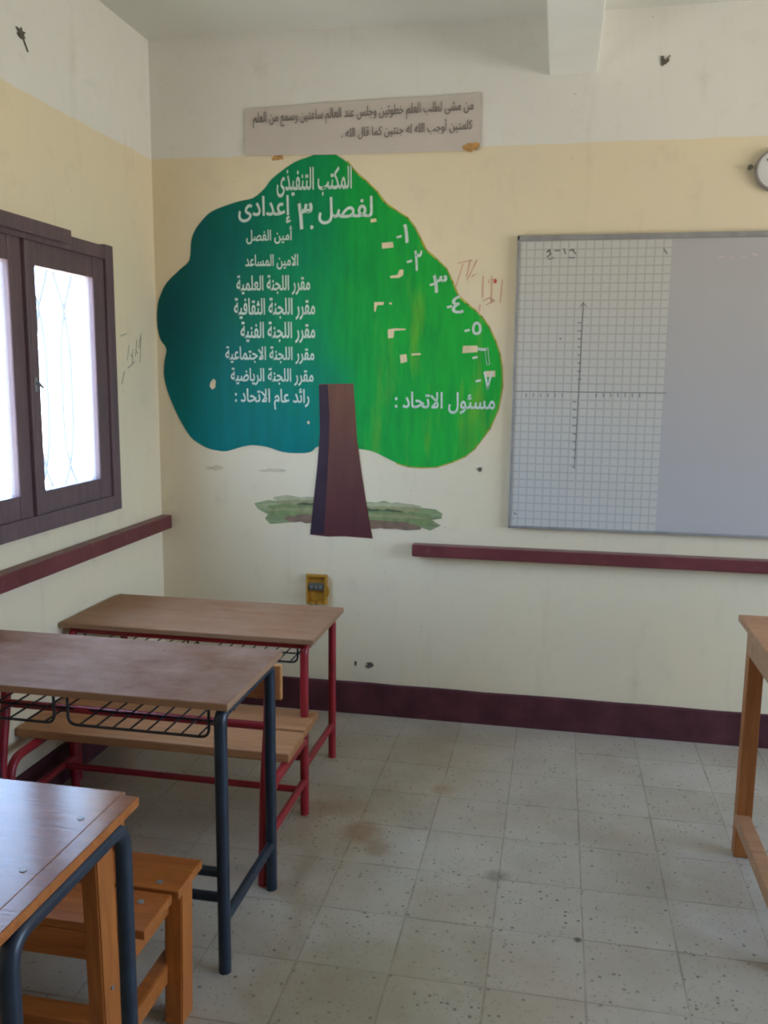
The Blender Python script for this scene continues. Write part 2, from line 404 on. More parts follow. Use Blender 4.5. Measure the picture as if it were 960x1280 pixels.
def lettering(text, x0, x1, z0, z1, y, m, parent, bold=.03, tilt=0.0, name='lettering'):
    cu = bpy.data.curves.new('lettering_outline', 'FONT'); cu.body = shape(text); cu.bevel_depth = bold; cu.bevel_resolution = 0; cu.resolution_u = 3
    to = bpy.data.objects.new('lettering_outline', cu); C.objects.link(to)
    bpy.context.view_layer.update()
    me = bpy.data.meshes.new_from_object(to.evaluated_get(bpy.context.evaluated_depsgraph_get()))
    bpy.data.objects.remove(to); bpy.data.curves.remove(cu)
    xs = [v.co.x for v in me.vertices]; ys = [v.co.y for v in me.vertices]
    ax, bx_, ay, by = min(xs), max(xs), min(ys), max(ys)
    o0 = ORI[parent.name]
    for v in me.vertices:
        uu = (v.co.x-ax)/(bx_-ax); q = v.co.z/max(bold, 1e-6)
        v.co = Vector((x0+uu*(x1-x0), y-.0006*q, z0+(v.co.y-ay)/(by-ay)*(z1-z0)+tilt*(uu-.5)))-o0
    me.name = name; me.materials.clear(); me.materials.append(m)
    o = bpy.data.objects.new(name, me); C.objects.link(o); o.parent = parent
    return o

# ------------------------------------------------------------------ measured outlines on the back and left walls (metres)
CROWN= [(0.806, 2.469), (0.833, 2.455), (0.882, 2.421), (0.922, 2.375), (0.962, 2.343), (1.01, 2.297), (1.045, 2.252), (1.093, 2.219), (1.141, 2.189), (1.172, 2.15), (1.197, 2.104), (1.221, 2.058), (1.269, 2.018), (1.31, 1.979), (1.335, 1.927), (1.36, 1.872), (1.401, 1.835), (1.435, 1.808), (1.463, 1.782), (1.494, 1.739), (1.522, 1.683), (1.541, 1.631), (1.551, 1.574), (1.556, 1.498), (1.541, 1.404), (1.509, 1.322), (1.447, 1.235), (1.407, 1.2), (1.352, 1.174), (1.286, 1.151), (1.22, 1.146), (1.16, 1.149), (1.11, 1.162), (1.055, 1.186), (1.004, 1.208), (0.937, 1.218), (0.836, 1.219), (0.755, 1.224), (0.726, 1.202), (0.68, 1.192), (0.592, 1.195), (0.521, 1.215), (0.452, 1.222), (0.398, 1.213), (0.327, 1.192), (0.277, 1.194), (0.231, 1.204), (0.185, 1.228), (0.147, 1.26), (0.095, 1.344), (0.051, 1.445), (0.034, 1.508), (0.031, 1.547), (0.036, 1.597), (0.046, 1.647), (0.02, 1.686), (0.009, 1.725), (0.005, 1.778), (0.011, 1.845), (0.03, 1.894), (0.058, 1.939), (0.121, 1.994), (0.167, 2.034), (0.177, 2.114), (0.196, 2.16), (0.223, 2.193), (0.261, 2.229), (0.31, 2.251), (0.398, 2.276), (0.466, 2.289), (0.517, 2.326), (0.54, 2.354), (0.568, 2.378), (0.651, 2.429), (0.735, 2.455)]
TRUNK= [(0.759, 1.498), (0.914, 1.502), (0.922, 1.397), (0.93, 1.274), (0.952, 1.116), (0.979, 0.957), (1.005, 0.821), (0.91, 0.824), (0.866, 0.825), (0.799, 0.82), (0.717, 0.826), (0.736, 1.002), (0.752, 1.146), (0.763, 1.288), (0.763, 1.394)]
TRUNK_STRIP= [(0.759, 1.495), (0.799, 1.497), (0.806, 1.36), (0.803, 1.218), (0.796, 1.076), (0.788, 0.949), (0.781, 0.832), (0.717, 0.826), (0.736, 1.002), (0.752, 1.146), (0.763, 1.288)]
GRASS_A= [(0.454, 0.958), (0.519, 0.975), (0.613, 0.971), (0.681, 0.992), (0.733, 0.998), (0.748, 1.002), (0.736, 0.885), (0.669, 0.882), (0.575, 0.871), (0.529, 0.865), (0.503, 0.89), (0.518, 0.909), (0.469, 0.933)]
GRASS_B= [(0.964, 0.985), (1.019, 0.983), (1.054, 0.992), (1.119, 0.973), (1.198, 0.969), (1.286, 0.962), (1.315, 0.945), (1.312, 0.924), (1.27, 0.915), (1.309, 0.892), (1.263, 0.868), (1.206, 0.884), (1.128, 0.87), (1.056, 0.866), (0.99, 0.885), (0.968, 0.92)]
LETTERING= [('المكتب التنفيذى', 0.573, 0.903, 2.287, 2.407), ('لفصل', 0.757, 0.994, 2.172, 2.283), ('٣', 0.664, 0.732, 2.153, 2.278), ('إعدادى', 0.398, 0.64, 2.18, 2.296), ('أمين الفصل', 0.433, 0.643, 2.096, 2.169), ('الامين المساعد', 0.427, 0.667, 1.988, 2.052), ('مقرر اللجنة العلمية', 0.385, 0.72, 1.88, 1.965), ('مقرر اللجنة الثقافية', 0.372, 0.742, 1.774, 1.869), ('مقرر اللجنة الفنية', 0.401, 0.742, 1.674, 1.767), ('مقرر اللجنة الاجتماعية', 0.328, 0.738, 1.583, 1.66), ('مقرر اللجنة الرياضية', 0.352, 0.734, 1.489, 1.566), ('رائد عام الاتحاد :', 0.37, 0.715, 1.383, 1.478), ('١', 1.125, 1.149, 2.089, 2.166), ('٢', 1.174, 1.208, 1.974, 2.059), ('٣', 1.254, 1.315, 1.884, 1.966), ('٤', 1.337, 1.388, 1.799, 1.874), ('٥', 1.424, 1.464, 1.71, 1.766), ('٦', 1.447, 1.504, 1.587, 1.66), ('٧', 1.477, 1.517, 1.484, 1.561), ('مسئول الاتحاد :', 1.099, 1.53, 1.379, 1.471)]
DASHES= [(1.108, 2.115), (1.154, 2.014), (1.253, 1.919), (1.327, 1.827), (1.404, 1.729), (1.44, 1.617), (1.456, 1.52), (0.728, 2.162)]
PEELS= [[(1.034, 2.091), (1.081, 2.095), (1.085, 2.072), (1.036, 2.068)], [(1.072, 1.955), (1.103, 1.96), (1.113, 1.981), (1.129, 1.981), (1.127, 1.958), (1.11, 1.947), (1.072, 1.947)], [(1.004, 1.847), (1.046, 1.848), (1.044, 1.836), (1.016, 1.835), (1.009, 1.806), (1.004, 1.81)], [(1.068, 1.845), (1.08, 1.846), (1.08, 1.838), (1.07, 1.838)], [(1.064, 1.733), (1.096, 1.738), (1.141, 1.736), (1.141, 1.731), (1.092, 1.728), (1.089, 1.699), (1.066, 1.696)], [(1.118, 1.625), (1.146, 1.63), (1.15, 1.598), (1.122, 1.591)], [(1.168, 1.632), (1.208, 1.634), (1.208, 1.627), (1.168, 1.624)], [(1.388, 1.665), (1.449, 1.667), (1.45, 1.64), (1.386, 1.635)], [(1.486, 1.561), (1.526, 1.563), (1.527, 1.538), (1.486, 1.536)], [(0.255, 1.5), (0.269, 1.516), (0.28, 1.507), (0.277, 1.478), (0.262, 1.468), (0.251, 1.482)], [(0.704, 1.333), (0.713, 1.337), (0.717, 1.326), (0.708, 1.321)], [(0.984, 2.189), (1.008, 2.192), (1.011, 2.179), (0.987, 2.175)]]
SCRIB= [[(1.36, 2.004), (1.417, 2.016)], [(1.41, 2.016), (1.395, 1.949)], [(1.38, 2.001), (1.352, 1.91)], [(1.437, 2.016), (1.399, 1.936)], [(1.418, 1.948), (1.428, 1.958)], [(1.465, 1.951), (1.464, 1.864)], [(1.489, 1.935), (1.489, 1.922)], [(1.501, 1.951), (1.501, 1.844)], [(1.545, 1.934), (1.538, 1.844)], [(1.468, 1.851), (1.494, 1.863), (1.514, 1.85), (1.481, 1.834)], [(1.455, 1.834), (1.453, 1.779)]]
GREY= [[(-0.342, 1.689), (-0.286, 1.701)], [(-0.268, 1.652), (-0.287, 1.592)], [(-0.233, 1.637), (-0.245, 1.572)], [(-0.194, 1.678), (-0.213, 1.61)], [(-0.154, 1.707), (-0.181, 1.642)], [(-0.282, 1.559), (-0.222, 1.586)], [(-0.318, 1.542), (-0.343, 1.492)], [(-0.256, 1.616), (-0.243, 1.606)], [(-0.204, 1.634), (-0.19, 1.621)], [(-0.155, 1.697), (-0.17, 1.587)]]
BANNER= [(0.44, 2.65), (0.695, 2.658), (1.003, 2.663), (1.237, 2.664), (1.423, 2.668), (1.438, 2.566), (1.451, 2.448), (1.307, 2.45), (1.039, 2.451), (0.833, 2.452), (0.43, 2.463), (0.435, 2.56)]
AXES= [[(1.616, 1.479), (2.22, 1.48)], [(1.876, 1.835), (1.869, 1.165)], [(1.864, 1.823), (1.876, 1.839), (1.889, 1.823)], [(1.856, 1.172), (1.873, 1.162)]]
TICKS= [[(1.857, 1.759), (1.87, 1.759)], [(1.858, 1.726), (1.871, 1.726)], [(1.86, 1.694), (1.873, 1.694)], [(1.861, 1.662), (1.874, 1.662)], [(1.862, 1.629), (1.875, 1.629)], [(1.864, 1.597), (1.877, 1.597)], [(1.865, 1.564), (1.878, 1.564)], [(1.867, 1.531), (1.88, 1.532)], [(1.851, 1.439), (1.864, 1.439)], [(1.852, 1.406), (1.866, 1.406)], [(1.854, 1.373), (1.867, 1.373)], [(1.855, 1.339), (1.868, 1.34)], [(1.857, 1.306), (1.87, 1.306)], [(1.858, 1.273), (1.871, 1.273)], [(1.86, 1.239), (1.873, 1.24)], [(1.861, 1.206), (1.874, 1.206)], [(1.659, 1.469), (1.66, 1.456)], [(1.689, 1.47), (1.689, 1.456)], [(1.719, 1.47), (1.719, 1.457)], [(1.748, 1.471), (1.749, 1.457)], [(1.778, 1.471), (1.778, 1.458)], [(1.807, 1.471), (1.808, 1.458)], [(1.944, 1.473), (1.944, 1.46)], [(1.973, 1.474), (1.973, 1.461)], [(2.001, 1.474), (2.002, 1.461)], [(2.03, 1.475), (2.031, 1.461)], [(2.059, 1.475), (2.059, 1.462)], [(2.087, 1.475), (2.088, 1.462)], [(2.116, 1.476), (2.117, 1.463)]]
SCRAWL= [[(1.723, 2.04), (1.733, 2.05), (1.737, 2.031), (1.724, 2.021)], [(1.731, 2.012), (1.75, 2.018)], [(1.755, 2.046), (1.774, 2.046)], [(1.79, 2.052), (1.797, 2.033)], [(1.813, 2.045), (1.825, 2.048), (1.836, 2.032)], [(1.811, 2.017), (1.833, 2.017)], [(1.626, 0.965), (1.633, 0.958)], [(1.788, 1.697), (1.792, 1.694)], [(2.178, 2.046), (2.191, 2.027)]]
PINK= [[(2.383, 2.009), (2.407, 2.014)], [(2.431, 2.017), (2.443, 2.005)], [(2.47, 2.01), (2.49, 2.013)], [(2.508, 2.022), (2.529, 2.016)]]

# ------------------------------------------------------------------ the room
def struct(name, bm, m, parent=None):
    return obj(name, bm, m, parent, kind='structure')
WT = .16
def wall_x(name, xa, xb, y0, y1, wins):
    """a wall standing between x=xa and xb with rectangular window holes"""
    bm = bmesh.new(); ys = y0
    for a, c, z0, z1 in sorted(wins):
        box(bm, xa, xb, ys, a, 0, H); box(bm, xa, xb, a, c, 0, z0); box(bm, xa, xb, a, c, z1, H); ys = c
    box(bm, xa, xb, ys, y1, 0, H)
    return struct(name, bm, MT['wall'])
struct('floor', B(-WT, RX+WT, FY-.2, .2, -.12, 0), MT['floor'])
struct('ceiling', B(-WT, RX+WT, FY-.2, .2, H, H+.15), MT['ceiling'])
wl = wall_x('wall_left', -WT, 0, FY-.2, .2, [WIN_L])
wr = wall_x('wall_right', RX, RX+WT, FY-.2, .2, WINS_R)
wb = struct('wall_back', B(0, RX, 0, .2, 0, H), MT['wall'])
wf = struct('wall_front', B(0, RX, FY-.2, FY, 0, H), MT['wall'])
for o in (wl, wr, wb, wf): ORI[o.name] = Vector((0, 0, 0))
struct('trim_1', B(1.706, 1.892, FY, 0, 2.722, H, .006), MT['beam'])           # ceiling beam

def skirting(name, along, a, c):
    bm = bmesh.new(); n = 60; rnd = random.Random(3)
    top = [.1485+.004*(noise.noise(Vector((i*.37, 1.3, along == 'x'))))+.0015*(rnd.random()-.5) for i in range(n+1)]
    rows = []
    for i in range(n+1):
        t_ = a+(c-a)*i/n
        f = (lambda d, z: (t_, -d, z)) if along == 'x' else (lambda d, z: (d, t_, z))
        rows.append([bm.verts.new(f(0, 0)), bm.verts.new(f(.012, 0)), bm.verts.new(f(.012, top[i]-.006)), bm.verts.new(f(.007, top[i])), bm.verts.new(f(0, top[i]))])
    for p, q in zip(rows, rows[1:]):
        for k_ in range(5): bm.faces.new((p[k_], p[(k_+1) % 5], q[(k_+1) % 5], q[k_]))
    bm.faces.new(rows[0]); bm.faces.new(rows[-1])
    return struct(name, bm, MT['skirting'])
skirting('baseboard_back', 'x', .012, RX)
skirting('baseboard_left', 'y', FY, -.012)
# rail along the left wall and ledge under the whiteboard
struct('trim_2', B(0, .05, FY, 0, .826, .888, .005), MT['maroon'])
struct('trim_3', B(1.19, 4.1, -.055, 0, .758, .812, .007), MT['maroon'])

# holes and scrawls that belong to the walls
bm = blob(bmesh.new(), 2.141, 2.75, .013, .016, -.001, -.003, .5, seed=2); strokes(bm, [[(2.15, 2.757), (2.162, 2.770)], [(2.135, 2.76), (2.130, 2.770)]], .004, -.001, -.004)
obj('wall_hole', bm, MT['dark'], wb)
obj('wall_hole', blob(bmesh.new(), 1.474, 1.144, .009, .011, -.001, -.003, .3, seed=4), MT['dark'], wb)
obj('wall_hole', blob(bmesh.new(), .995, .231, .017, .012, -.001, -.002, .4, seed=5), MT['dark'], wb)
obj('wall_hole', blob(bmesh.new(), .93, .238, .005, .012, -.001, -.002, .4, seed=6), MT['dark'], wb)
bm = blob(bmesh.new(), -.95, 2.645, .022, .018, .001, .003, .4, plane='yz', seed=8); strokes(bm, [[(-.94, 2.635), (-.915, 2.60)]], .007, .001, .003, 'yz')
obj('wall_hole', bm, MT['dark'], wl)
obj('pencil_scrawl', strokes(bmesh.new(), GREY, .0045, .0008, .0015, 'yz'), MT['pencil'], wl)
obj('red_scrawl', strokes(bmesh.new(), SCRIB, .0045, -.0008, -.0015), MT['red_ink'], wb)
obj('red_blot', blob(bmesh.new(), 1.515, 1.93, .007, .010, -.0008, -.0018, .3, seed=9), MT['red_dot'], wb)

# ------------------------------------------------------------------ windows in the left wall
def window(name, y0, y1, z0, z1):
    root = thing(name, 'brown wooden casement window with dusty panes in the left wall', 'window', (0, (y0+y1)/2, z0))
    del root['label'], root['category']; root['kind'] = 'structure'
    ym = (y0+y1)/2
    fx0, fx1 = -.045, .03
    bm = bmesh.new(); ov = .02; fwid = .062
    box(bm, fx0, fx1, y0-ov, y0-ov+fwid, z0-ov, z1+ov, .006); box(bm, fx0, fx1, y1+ov-fwid, y1+ov, z0-ov, z1+ov-.004, .006)
    box(bm, fx0, fx1-.002, y0-ov+fwid, y1+ov-fwid, z0-ov, z0-ov+fwid); box(bm, fx0, fx1-.002, y0-ov+fwid, y1+ov-fwid, z1+ov-fwid, z1+ov-.012)
    box(bm, fx0, fx1+.004, ym-.012, ym+.012, z0+.045, z1-.045, .004)
    obj('frame', bm, MT['frame'], root)
    obj('head_board', B(fx0, fx1+.02, y0-ov-.02, y0+.84, z1+.006-.03, z1+ov+.004, .005), MT['frame'], root)
    for a, c, g in ((y0+.035, ym-.008, 'glass_clear'), (ym+.008, y1-.035, 'glass_dusty')):
        bm = bmesh.new(); sa, sb, sw = -.02, .018, .075; zb, zt = z0+.036, z1-.036
        swl = .062 if a > ym else sw
        box(bm, sa, sb, a, a+swl, zb, zt, .005); box(bm, sa, sb, c-(.09 if a > ym else .075), c, zb, zt, .005)
        box(bm, sa, sb-.003, a+swl, c-(.09 if a > ym else .075), zb, zb+.085); box(bm, sa, sb-.003, a+swl, c-(.09 if a > ym else .075), zt-.085, zt)
        s_ = obj('sash', bm, MT['frame'], root)
        obj('pane', B(-.004, .0, a+.05, c-.06, zb+.07, zt-.07), MT[g], s_)
    bm = bmesh.new(); box(bm, .018, .034, ym+.012, ym+.03, 1.47, 1.52, .003); tube(bm, [(.03, ym+.02, 1.50), (.045, ym+.02, 1.50), (.048, ym+.036, 1.485)], .005)
    obj('latch', bm, MT['steel'], root)
    bm = bmesh.new(); gx = -.11
    for cy in [y1-.13-.17*i for i in range(6)]:
        for sg in (-1, 1):
            tube(bm, fillet([(gx, cy+sg*.075, z0+.01), (gx, cy+sg*.07, z0+.06), (gx, cy-sg*.004, z0+.17), (gx, cy-sg*.034, z0+.30), (gx, cy-sg*.034, z1-.40), (gx, cy-sg*.004, z1-.25), (gx, cy+sg*.07, z1-.10), (gx, cy+sg*.075, z1-.01)], .05), .0065, 8)
    for zz in (z0+.02, z1-.02): tube(bm, [(gx-.012, y0, zz), (gx-.012, y1, zz)], .0055, 8)
    obj('grille', bm, MT['grille'], root, smooth=True)
    return root
window('window_1', *WIN_L)

# ------------------------------------------------------------------ wall mural
mu = thing('wall_mural', 'green painted tree mural with white Arabic lettering left of the whiteboard', 'mural', (0, 0, 0))
mu.location = (.85, 0, .82); ORI[mu.name] = Vector((.85, 0, .82))
CROWN[0] = (CROWN[0][0]-.004, CROWN[0][1]+.020)
cr = smooth_loop(CROWN, 3)
edge_pts = [q for q in CROWN[2:33]]
bm = strokes(bmesh.new(), [edge_pts], .012, -.0006, -.0012)
obj('crown_edging', bm, MT['edging'], mu)
MT['leaf'].node_tree  # crown keeps world-sized paint coordinates through the mural's own origin
def shift_nodes(m, vec):
    for n_ in m.node_tree.nodes:
        if n_.bl_idname == 'ShaderNodeMapping':
            sc_ = n_.inputs['Scale'].default_value
            if tuple(round(q, 3) for q in sc_) == (1, 1, 1): n_.inputs['Location'].default_value = vec
shift_nodes(MT['leaf'], (.85, 0, .82)); shift_nodes(MT['trunk'], (.85, 0, .82))
obj('tree_crown', plate(bmesh.new(), cr, -.0008, -.0020), MT['leaf'], mu)
for P in (GRASS_A, GRASS_B): obj('painted_grass', plate(bmesh.new(), P, -.0006, -.0010), MT['grass'], mu)
rnd = random.Random(21)
GC = [simple('mural_olive_stroke', s2l(152, 150, 106), .6, var=.2, scale=25), simple('mural_green_stroke', s2l(126, 142, 90), .6, var=.25, scale=25),
      simple('mural_brown_stroke', s2l(128, 104, 84), .6, var=.25, scale=25), simple('mural_straw_stroke', s2l(178, 176, 138), .6, var=.15, scale=25), simple('mural_dark_stroke', s2l(84, 92, 66), .6, var=.2, scale=25)]
for side in (0, 1):
    for i, (zc, ci) in enumerate([(.985, 3), (.968, 0), (.955, 4), (.945, 1), (.930, 0), (.918, 1), (.905, 2), (.893, 2)]):
        far_x = (.50+abs(i-3)*.012+.05*rnd.random()) if side == 0 else (1.30-abs(i-4)*.012-.06*rnd.random())
        near_x = .80 if side == 0 else .935
        a_, c_ = min(far_x, near_x), max(far_x, near_x)
        if i in (2, 6): a_, c_ = (a_+.10, c_-.02) if side == 0 else (a_+.02, c_-.10)
        zz = zc-(.0 if side == 0 else .014)
        top_, bot_ = [], []
        for q in range(9):
            x = a_+(c_-a_)*q/8; th_ = (.010+.006*rnd.random())*(.35 if q in (0, 8) else 1)
            zo = .006*(rnd.random()-.5); top_.append((x, zz+zo+th_)); bot_.append((x, zz+zo-th_))
        obj('grass_stroke', plate(bmesh.new(), top_+bot_[::-1], -.0008, -.0011-.00015*i), GC[ci], mu)
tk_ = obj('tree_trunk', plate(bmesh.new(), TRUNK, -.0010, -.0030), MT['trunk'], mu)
obj('trunk_dark_strip', plate(bmesh.new(), TRUNK_STRIP, -.0030, -.0036), MT['trunk_dark'], tk_)  # darker strip in the mural's own trunk paint
for s_, x0, x1, z0, z1 in LETTERING:
    lettering(s_, x0, x1, z0, z1, -.0030, MT['paint_white'], mu, .017)
for (x, z) in DASHES[:7]:
    obj('numeral_dash', strokes(bmesh.new(), [[(x-.008, z-.002), (x+.008, z+.002)]], .009, -.0022, -.0030), MT['paint_white'], mu)
obj('brush_dot', blob(bmesh.new(), *DASHES[7], .007, .008, -.0022, -.0030, .2), MT['paint_white'], mu)
for P in PEELS: obj('paint_chip', plate(bmesh.new(), P, -.0021, -.0026), MT['peel'], mu)
smg = simple('thin_ochre_smudge', s2l(206, 190, 156), .7)
obj('paint_smudge', blob(bmesh.new(), .27, 1.115, .05, .010, -.0006, -.001, .5, 16, seed=3), smg, mu)
obj('paint_smudge', blob(bmesh.new(), .545, 1.11, .055, .008, -.0006, -.001, .4, 16, seed=5), smg, mu)

# ------------------------------------------------------------------ paper banner
ba = thing('paper_banner', 'long greyish paper strip printed with two Arabic lines, taped above the tree', 'banner', (.94, 0, 2.45))
bm = bmesh.new(); nx, nz = 40, 6; grid_v = []
def edge_at(P, x):
    for a, c in zip(P, P[1:]):
        if a[0] <= x <= c[0]: return a[1]+(c[1]-a[1])*(x-a[0])/(c[0]-a[0])
    return P[0][1] if x < P[0][0] else P[-1][1]
TOPE = [(.434, 2.650), (.695, 2.658), (1.003, 2.663), (1.237, 2.664), (1.438, 2.668)]
BOTE = [(.434, 2.463), (.833, 2.453), (1.039, 2.451), (1.307, 2.45), (1.445, 2.448)]
for i in range(nx+1):
    x = .434+(1.438-.434)*i/nx; col = []
    for j in range(nz+1):
        z = edge_at(BOTE, x)+(edge_at(TOPE, x)-edge_at(BOTE, x))*j/nz
        d = .003+.0025*(1+noise.noise(Vector((x*7, z*9, 0))))
        col.append((bm.verts.new((x, -d-.0008, z)), bm.verts.new((x, -d+.0004, z))))
    grid_v.append(col)
for i in range(nx):
    for j in range(nz):
        for q in (0, 1):
            bm.faces.new((grid_v[i][j][q], grid_v[i+1][j][q], grid_v[i+1][j+1][q], grid_v[i][j+1][q]))
for i in range(nx):
    for j in (0, nz): bm.faces.new((grid_v[i][j][0], grid_v[i+1][j][0], grid_v[i+1][j][1], grid_v[i][j][1]))
for j in range(nz):
    for i in (0, nx): bm.faces.new((grid_v[i][j][0], grid_v[i][j+1][0], grid_v[i][j+1][1], grid_v[i][j][1]))
obj('paper_sheet', bm, MT['paper'], ba, smooth=True)
lettering('من مشى لطلب العلم خطوتين وجلس عند العالم ساعتين وسمع من العلم', .472, 1.408, 2.577, 2.640, -.0092, MT['paper_ink'], ba, .006, .012)
lettering('كلمتين أوجب الله له جنتين كما قال الله .', .86, 1.406, 2.513, 2.572, -.0092, MT['paper_ink'], ba, .006, .012)
obj('tape', blob(bmesh.new(), .577, 2.449, .026, .011, -.001, -.002, .28, 14, seed=11), MT['tape'], ba)
obj('tape', blob(bmesh.new(), 1.405, 2.462, .032, .019, -.0086, -.0095, .3, 15, seed=12), MT['tape'], ba)

# ------------------------------------------------------------------ whiteboard
X0, X1, ZB, ZT = 1.602, 4.0, .899, 2.107
wbd = thing('whiteboard', 'wide aluminium-framed whiteboard with squared graph area above the maroon ledge', 'whiteboard', (2.8, 0, .899))
pb = obj('panel', B(X0+.008, X1-.008, -.020, -.004, ZB+.008, ZT-.008), MT['board'], wbd)
gp = obj('graph_area', B(X0+.010, 2.208, -.0212, -.0198, ZB+.010, ZT-.012), MT['grid'], wbd)
for n_ in MT['grid'].node_tree.nodes:
    if n_.bl_idname == 'ShaderNodeMapping': n_.inputs['Location'].default_value = (2.8, 0, .899)
bm = bmesh.new(); fr, fd = .016, -.026
box(bm, X0, X0+.012, fd, -.002, ZB, ZT, .003); box(bm, X1-.012, X1, fd, -.002, ZB, ZT, .003)
box(bm, X0, X1, fd, -.002, ZB, ZB+.012, .003); box(bm, X0, X1, fd, -.002, ZT-.022, ZT, .003)
obj('frame', bm, MT['alu'], wbd)
obj('plotted_axes', strokes(bmesh.new(), AXES, .0034, -.0213, -.0218), MT['ink'], wbd)
for q in TICKS: obj('axis_notch', strokes(bmesh.new(), [q], .005, -.0213, -.0218), MT['ink_light'], wbd)
for q in SCRAWL: obj('handwriting', strokes(bmesh.new(), [q], .006, -.0213, -.0220), MT['ink'], wbd)
for q in PINK: obj('faint_handwriting', strokes(bmesh.new(), [q], .005, -.0203, -.0208), MT['pinkish'], wbd)

# ------------------------------------------------------------------ wall clock and its nail
ck = thing('wall_clock', 'small round white wall clock cut by the right edge of the photo', 'clock', (2.579, 0, 2.334))
def disc(bm, cx, cz, r, y0, y1, n=40): return plate(bm, [(cx+r*math.cos(2*math.pi*i/n), cz+r*math.sin(2*math.pi*i/n)) for i in range(n)], y0, y1)
bm = bmesh.new()
ring = [(.080, 0), (.080, -.020), (.077, -.026), (.072, -.026), (.070, -.020), (.070, 0)]
rr_ = [[bm.verts.new((2.579+r_*math.cos(2*math.pi*i/48), d_, 2.334+r_*math.sin(2*math.pi*i/48))) for r_, d_ in ring] for i in range(48)]
for i in range(48):
    for k_ in range(6): bm.faces.new((rr_[i][k_], rr_[i][(k_+1) % 6], rr_[(i+1) % 48][(k_+1) % 6], rr_[(i+1) % 48][k_]))
obj('rim', bm, MT['clock_rim'], ck, smooth=True)
obj('face', disc(bmesh.new(), 2.579, 2.334, .0705, -.003, -.019), MT['clock_face'], ck)
obj('hand', strokes(bmesh.new(), [[(2.579, 2.334), (2.540, 2.372)]], .006, -.0195, -.0205), MT['ink'], ck)
obj('hand', strokes(bmesh.new(), [[(2.579, 2.334), (2.600, 2.352)]], .007, -.0195, -.0205), MT['ink'], ck)
bm = TB([(2.4805, 0, 2.345), (2.4805, -.022, 2.344)], .006, 10); tube(bm, [(2.4805, -.022, 2.344), (2.4805, -.026, 2.344)], .010, 10)
o = obj('wall_nail', bm, MT['dark'], None, smooth=True); o['label'] = 'small dark nail in the cream wall just left of the clock'; o['category'] = 'nail'

# ------------------------------------------------------------------ yellow wall box
sb_ = thing('electrical_box', 'broken dirty-yellow electrical socket box low on the wall under the tree', 'socket box', (.75, 0, .505))
bm = bmesh.new()
box(bm, .703, .798, -.006, 0, .508, .645, .002)
box(bm, .703, .710, -.024, -.004, .508, .645, .002); box(bm, .788, .797, -.024, -.004, .516, .640, .002)
box(bm, .703, .797, -.024, -.004, .634, .645, .002); box(bm, .706, .742, -.022, -.004, .508, .518, .002); box(bm, .756, .794, -.022, -.004, .508, .518, .002)
plate(bm, [(.796, .604), (.806, .578), (.808, .556), (.796, .540)], -.004, -.018)
obj('box_shell', bm, MT['yellow_box'], sb_)
bm = B(.712, .790, -.020, -.006, .572, .606, .003)
obj('terminal_block', bm, MT['dark'], sb_)
for x in (.728, .750, .770):
    obj('terminal_screw', TB([(x, -.020, .589), (x, -.024, .589)], .007, 10), MT['steel'], sb_)

